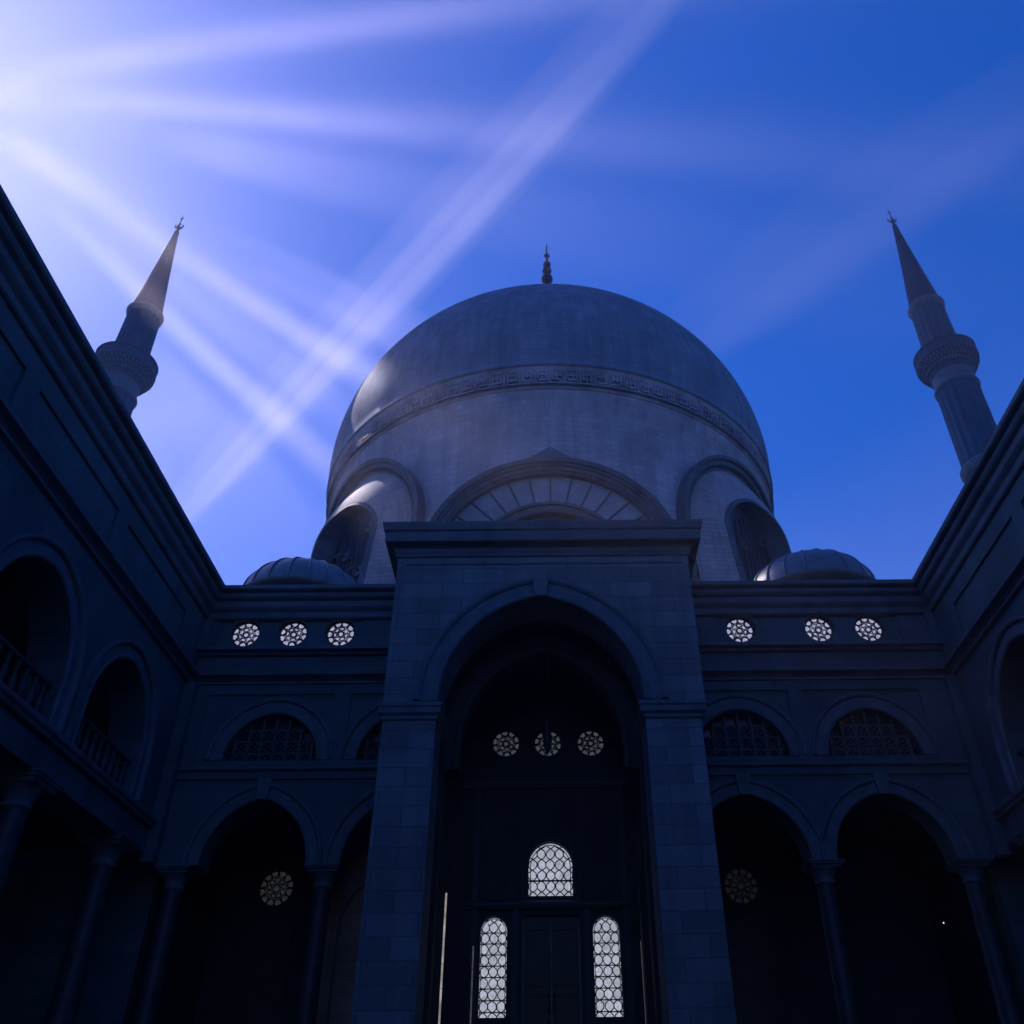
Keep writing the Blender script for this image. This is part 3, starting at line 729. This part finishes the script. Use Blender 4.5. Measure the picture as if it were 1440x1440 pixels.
# ================================================================== SIDE GALLERIES
def gallery(sgn, X, arches, label, y0=-18.0):
    t = thing('side_gallery', label, 'gallery', X, WY)
    mp = (lambda s_, dd, z: (X+dd, s_, z)) if sgn < 0 else (lambda s_, dd, z: (X-dd, s_, z))
    y1 = WY-.0
    holes = [opening(c_, 7.42, 8.45, w_, r_) for c_, w_, r_ in arches]
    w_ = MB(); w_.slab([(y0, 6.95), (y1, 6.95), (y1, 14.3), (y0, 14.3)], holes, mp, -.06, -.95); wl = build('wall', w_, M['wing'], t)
    # front skin with recessed frieze panels
    sk = MB(); ph = []; k = 0
    for (a, b_) in ((17.9, 22.2), (13.2, 17.3), (8.6, 12.6), (4, 8), (-1, 3.4)): ph.append([(a, 11.95), (b_, 11.95), (b_, 12.85), (a, 12.85)])
    sk.slab([(y0, 11.5), (y1, 11.5), (y1, 13.5), (y0, 13.5)], ph, mp, 0, -.058); build('panel_frame', sk, M['wing'], wl)
    dz = .004
    for nm, pf in (('cornice', CORN), ('string_course', STR_B), ('gallery_ledge', [(-.05, 7.12), (.05, 7.14), (.07, 7.22), (.12, 7.26), (.13, 7.34), (.10, 7.38), (-.05, 7.40)])):
        q = MB(); q.extr([(d_, z+dz) for d_, z in pf], mp, y0, y1-.01); build(nm, q, M['trimdk'] if nm == 'cornice' else M['trim'], t)
    q = MB(); q.extr([(-.9, 6.5), (-.03, 6.5), (-.03, 6.94), (-.9, 6.94)], mp, y0, y1-.02); build('lintel', q, M['wing'], t)
    for c_, w2, r_ in arches:
        q = MB(); q.sweep(with_legs(arch_pts(c_, 8.45, w2, r_, 20), 7.45), mould(.9, .46, 1.2), lambda u, dd, v: mp(u, dd-.05, v)); build('arch_moulding', q, M['trim'], wl)
    for c_, w2, r_ in arches[:2]:
        b = MB(); zt = 8.30
        b.extr([(-.36, zt-.07), (-.18, zt-.07), (-.18, zt), (-.36, zt)], mp, c_-w2+.01, c_+w2-.01)
        b.extr([(-.40, 7.42), (-.14, 7.42), (-.14, 7.5), (-.40, 7.5)], mp, c_-w2+.01, c_+w2-.01)
        bo = build('balustrade', b, M['shaft'], t)
        n = 9
        for k in range(n):
            yy = c_-w2+(k+.5)*2*w2/n; p_ = mp(yy, -.27, 0); bl = MB()
            bl.lathe([(.075, 7.5), (.075, 7.54), (.04, 7.58), (.085, 7.72), (.09, 7.78), (.045, 7.95), (.035, 8.03), (.06, 8.06), (.04, 8.1), (.07, 8.15), (.07, 8.25)], p_[0], p_[1], 10)
            build('baluster', bl, M['shaft'], bo)
    ys = sorted(set([22.3]+[round((arches[i][0]+arches[i+1][0])/2, 2) for i in range(len(arches)-1)]+[arches[-1][0]-2.2]))
    for yy in ys:
        p_ = mp(yy, -.45, 0); column(t, p_[0], p_[1], 6.5, .30, .62, .55)
    # gallery behind: back wall, floor, roof
    q = MB(); q.extr([(-7.4, -EYE), (-7.0, -EYE), (-7.0, 14.0), (-7.4, 14.0)], mp, y0, y1+6); build('back_wall', q, M['inner'], t)
    q = MB(); q.extr([(-6.98, 6.6), (-.96, 6.6), (-.96, 6.9), (-6.98, 6.9)], mp, y0, y1-.03); build('gallery_floor', q, M['inner'], t)
    q = MB(); q.extr([(-7.4, 14.02), (-.2, 14.02), (-.2, 14.24), (-7.4, 14.24)], mp, y0, y1+6); build('roof', q, M['trimdk'], t)
    q = MB(); q.extr([(-6.98, -EYE), (-.03, -EYE), (-.03, 14.0), (-6.98, 14.0)], mp, y1+.9, y1+1.3); build('end_wall', q, M['wing'], t)
    return t
gl = gallery(-1, XL, [(20.2, 1.6, 1.75), (15.75, 1.65, 1.75), (11.3, 1.65, 1.75), (6.85, 1.65, 1.75)], 'left side gallery with two balustraded arches, its long cornice below the left minaret')
gr = gallery(1, XR, [(19.9, 1.85, 2.0), (15.3, 1.85, 2.0), (10.7, 1.85, 2.0), (6.1, 1.85, 2.0)], 'right side gallery cut off by the picture edge, its cornice below the right minaret')
gr.rotation_euler.z = R(-1.7)

# ================================================================== SMALL LAMPS, LIT EDGE STRIPS
def wall_lamp(x, y, z, s_, label):
    t = thing('wall_lamp', label, 'lamp', x, y, z-.2, 'small lit lamps in the dark arcades')
    b = MB(); b.lathe([(.02, z-.2), (.06*s_, z-.17), (.09*s_, z-.08), (.10*s_, z-.02)], x, y, 10); b.tube([(x, y, z-.2), (x, y+.18, z-.3), (x, y+.3, z-.1)], .018, 5); build('bracket', b, M['iron'], t)
    g_ = MB(); g_.lathe([(.02, z-.06*s_)]+[(.055*s_*math.sin(math.pi*i/8), z-.06*s_*math.cos(math.pi*i/8)) for i in range(1, 8)]+[(.01, z+.06*s_)], x, y, 12); build('bulb', g_, M['lamp'], t)
    return t


wall_lamp(-13.0, 26.15, 5.27, .8, 'tiny warm lamp glowing in the dark behind the left gallery columns')
wall_lamp(11.0, 27.0, 5.42, .25, 'tiny pale lamp glowing inside the rightmost arch of the right arcade')
def strip(x, y, z0, z1, r, mat, label):  # glowing strip added in place of light caught on a stone edge
    t = thing('lit_edge_strip', label, 'lamp', x, y, z0, 'upright glow strips added for lit stone edges round the entrance')
    b = MB(); b.box(x-r*1.2, x+r*1.2, y+r*.6, y+r*1.8, z0, z1+.05); build('strip_backing', b, M['iron'], t)
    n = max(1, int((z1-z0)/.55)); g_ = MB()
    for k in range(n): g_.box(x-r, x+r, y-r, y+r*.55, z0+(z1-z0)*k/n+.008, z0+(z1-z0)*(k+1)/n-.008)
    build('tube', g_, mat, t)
strip(-2.78, 25.52, -EYE+.1, 5.98, .024, M['strip'], 'bright narrow upright glow strip added for a lit stone edge on the left inner side of the portal')
strip(-2.10, 26.82, -EYE+.1, 4.9, .02, M['stripd'], 'faint upright glow strip added for a lit edge left of the left leaded window')
strip(2.50, 26.82, -EYE+.1, 5.0, .015, M['stripd'], 'faint upright glow strip added for a lit edge right of the right leaded window')
strip(-6.16, 25.9, -EYE+.1, 6.0, .022, M['stripd'], 'faint upright glow strip added for a lit edge on the brown wall behind the second left arch')

# ================================================================== LIGHT, AIR, SKY
SUN = Vector((-.530, .401, .747)).normalized()
sd = bpy.data.lights.new('sun', 'SUN'); sd.energy = 5.0; sd.angle = R(.1); sd.color = (1.0, .85, .88)
so = bpy.data.objects.new('sun', sd); COL.objects.link(so); so.location = (-60, 40, 100)
so.rotation_euler = SUN.to_track_quat('Z', 'Y').to_euler()
wd = bpy.data.worlds.new('World'); scn.world = wd; wd.use_nodes = True
nt = wd.node_tree; bg = nt.nodes['Background']
sky = nt.nodes.new('ShaderNodeTexSky'); sky.sky_type = 'NISHITA'; sky.sun_disc = False
sky.sun_elevation = math.asin(SUN.z); sky.sun_rotation = math.atan2(SUN.x, SUN.y)
sky.altitude = 0; sky.air_density = 1.0; sky.dust_density = .58; sky.ozone_density = 2.5
tint = nt.nodes.new('ShaderNodeMix'); tint.data_type = 'RGBA'; tint.blend_type = 'MULTIPLY'; tint.inputs[0].default_value = 1
hs_ = nt.nodes.new('ShaderNodeHueSaturation'); hs_.inputs['Saturation'].default_value = 1.42
nt.links.new(sky.outputs[0], hs_.inputs['Color']); nt.links.new(hs_.outputs[0], tint.inputs[6]); tint.inputs[7].default_value = (.74, .81, 1.50, 1)
nt.links.new(tint.outputs[2], bg.inputs['Color']); bg.inputs['Strength'].default_value = .05

def vol_mat(name, col, dens, aniso):
    m, nt, out = new_mat(name)
    v = N(nt, 'ShaderNodeVolumePrincipled'); v.inputs['Color'].default_value = (*col, 1); v.inputs['Density'].default_value = dens
    v.inputs['Anisotropy'].default_value = aniso
    nt.links.new(v.outputs[0], out.inputs['Volume']); return m
hz = MB(); hz.box(-218, 218, -218, 218, -EYE-1.0, 116)
ho = build('haze', hz, vol_mat('haze_air', (.9, .86, 1.0), .0008, .55)); ho['kind'] = 'stuff'

# cloud mask round the sun, unseen: added for its shade, gaps cut to shape shafts
F_, P_, RO = 1258.0, R(36.2), R(.5)
def pray(px, py):
    dx, dy = px-768, 720-py
    x = dx*math.cos(RO)+dy*math.sin(RO); y = -dx*math.sin(RO)+dy*math.cos(RO)
    u, v = x/F_, y/F_
    return Vector((u, math.cos(P_)-v*math.sin(P_), math.sin(P_)+v*math.cos(P_))).normalized()
E1 = (pray(-60, 125)-SUN*pray(-60, 125).dot(SUN)).normalized()
E2 = SUN.cross(E1).normalized()
if E2.dot(pray(-110, 225)) < 0: E2 = -E2
def picture(d):
    k = d.y*math.cos(P_)+d.z*math.sin(P_); v = (-d.y*math.sin(P_)+d.z*math.cos(P_))/k; u = d.x/k
    return Vector((u*math.cos(RO)-v*math.sin(RO), -(u*math.sin(RO)+v*math.cos(RO))))
JA = (picture(SUN+E1*.001)-picture(SUN))*1000; JB = (picture(SUN+E2*.001)-picture(SUN))*1000
GAPS = [(-10.2, -7.4, 5, 54), (2.6, 5.3, 5, 43), (8, 15, 28, 37), (24.5, 25.5, 36, 60), (26.5, 29.5, 9, 13.5), (26.5, 29, 43, 66),
        (31.3, 34, 9, 19), (31.3, 34, 25, 76), (36, 36.8, 24, 60), (38, 39, 25, 66), (41.2, 44, 19, 66), (46, 62, 44, 62)]
def covered(a, b, far):
    rho = math.hypot(a, b); ph = math.degrees(math.atan2(JA[1]*a+JB[1]*b, JA[0]*a+JB[0]*b))
    if far: return 77 < rho < 152 and -75 < ph < 80
    if rho > 84: return False
    rho += 2.0*math.sin(a*.21+1.3)*math.sin(b*.17+.4)
    ph += .6*math.sin(rho*.11)+.4*math.sin(rho*.31+ph)
    for lo, hi, r0, r1 in GAPS:
        if lo < ph < hi and r0 <= rho < r1: return False
    return True
def cloud_mask(CD, far, step):
    n = int((156 if far else 88)/step); cl = MB(); idx = {}
    def cv(i, j, top):
        k = (i, j, top)
        if k not in idx:
            a, b = i*step, j*step
            h = (7+4*math.sin(a*.13+b*.07)+3*math.sin(b*.29-a*.11)+2*math.sin(a*.43+b*.37))*(1 if top else -.5)
            idx[k] = len(cl.v); cl.v.append(SUN*(CD+h)+E1*a+E2*b)
        return idx[k]
    cov = {(i, j): covered((i+.5)*step, (j+.5)*step, far) for i in range(-n, n) for j in range(-n, n)}
    for (i, j), c in cov.items():
        if not c: continue
        for top in (1, 0):
            cl.f.append([cv(i, j, top), cv(i+1, j, top), cv(i+1, j+1, top), cv(i, j+1, top)]); cl.uv.append(None); cl.sm.append(True)
        for (di, dj, p, q) in ((-1, 0, (i, j), (i, j+1)), (1, 0, (i+1, j), (i+1, j+1)), (0, -1, (i, j), (i+1, j)), (0, 1, (i, j+1), (i+1, j+1))):
            if not cov.get((i+di, j+dj), False):
                cl.f.append([cv(*p, 1), cv(*q, 1), cv(*q, 0), cv(*p, 0)]); cl.uv.append(None); cl.sm.append(True)
    co = build('added_cloud', cl, CLOUD_MASK); co['kind'] = 'structure'
CLOUD_MASK = plain('cloud_mask_white', (.8, .8, .8), 1, 0, .1, .05)
cloud_mask(1600.0, False, 1.0); cloud_mask(3000.0, True, 2.5)

# added thin volumes that put light beams into the sky (far above the haze)
def streak(p0, p1, alt, width, layers, label):
    a, b = pray(*p0), pray(*p1); A = a*(alt/a.z); B = b*(alt/b.z)
    mid = (A+B)/2; ax = (B-A); ln = ax.length/2; ax.normalize()
    side = ax.cross(mid).normalized(); upv = side.cross(ax).normalized()
    t = bpy.data.objects.new('beam_streak', None); COL.objects.link(t); t.location = mid; ORG[t.name] = mid
    t['label'] = label; t['category'] = 'added_cloud'; t['kind'] = 'structure'
    for i, (off, wd_, lfrac, dens) in enumerate(layers):
        m = MB(); nl, ns = 28, 20; V = [mid-ax*ln*lfrac]
        for k in range(1, nl):
            q = math.pi*k/nl; c, r_ = -math.cos(q), math.sin(q)
            for j in range(ns):
                w = 2*math.pi*j/ns
                V.append(mid+ax*(ln*lfrac*c)+side*(off*width+wd_*width*r_*math.cos(w))+upv*(wd_*width*r_*math.sin(w)))
        V.append(mid+ax*ln*lfrac); F = []
        for j in range(ns): F.append((0, 1+(j+1) % ns, 1+j))
        for k in range(nl-2):
            for j in range(ns): o = 1+k*ns; F.append((o+j, o+(j+1) % ns, o+ns+(j+1) % ns, o+ns+j))
        o = 1+(nl-2)*ns
        for j in range(ns): F.append((o+j, o+(j+1) % ns, len(V)-1))
        m.add([v-Vector((0,0,EYE)) for v in V], F, None, True)
        build('beam_veil', m, vol_mat('beam_volume_%d' % i, (.97, .95, 1.0), dens, .3), t)
streak((960, -40), (235, 745), 3000, 150, [(-.1, 1.05, 1.2, .0001), (.12, .6, 1.05, .00018), (.34, .3, .85, .00035), (-.25, .25, .8, .0002)], 'broad pale streak added as a light beam crossing the blue sky to the left of the dome')
streak((1500, 100), (930, 500), 3000, 240, [(0, .9, 1.3, .00003), (.3, .4, 1.1, .00006)], 'faint pale streak added as a light beam between the dome and the right minaret')

# ================================================================== CAMERA
cam = bpy.data.cameras.new('camera'); cam.sensor_width = 36; cam.lens = 36*1258/1440; cam.shift_x = -48/1440
cam.clip_start = .1; cam.clip_end = 20000
cob = bpy.data.objects.new('camera', cam); COL.objects.link(cob); scn.camera = cob
fw = Vector((0, math.cos(P_), math.sin(P_))); upv = Vector((0, -math.sin(P_), math.cos(P_))); rt = Vector((1, 0, 0))
r2 = rt*math.cos(RO)-upv*math.sin(RO); u2 = upv*math.cos(RO)+rt*math.sin(RO)
cob.matrix_world = Matrix(((r2.x, u2.x, -fw.x, 0), (r2.y, u2.y, -fw.y, 0), (r2.z, u2.z, -fw.z, EYE), (0, 0, 0, 1)))

scn.render.engine = 'CYCLES'
scn.cycles.use_denoising = True
scn.cycles.max_bounces = 8; scn.cycles.diffuse_bounces = 4; scn.cycles.volume_bounces = 0
scn.cycles.sample_clamp_indirect = 4
scn.view_settings.view_transform = 'Standard'; scn.view_settings.look = 'None'
scn.view_settings.exposure = 1.25; scn.view_settings.gamma = 1
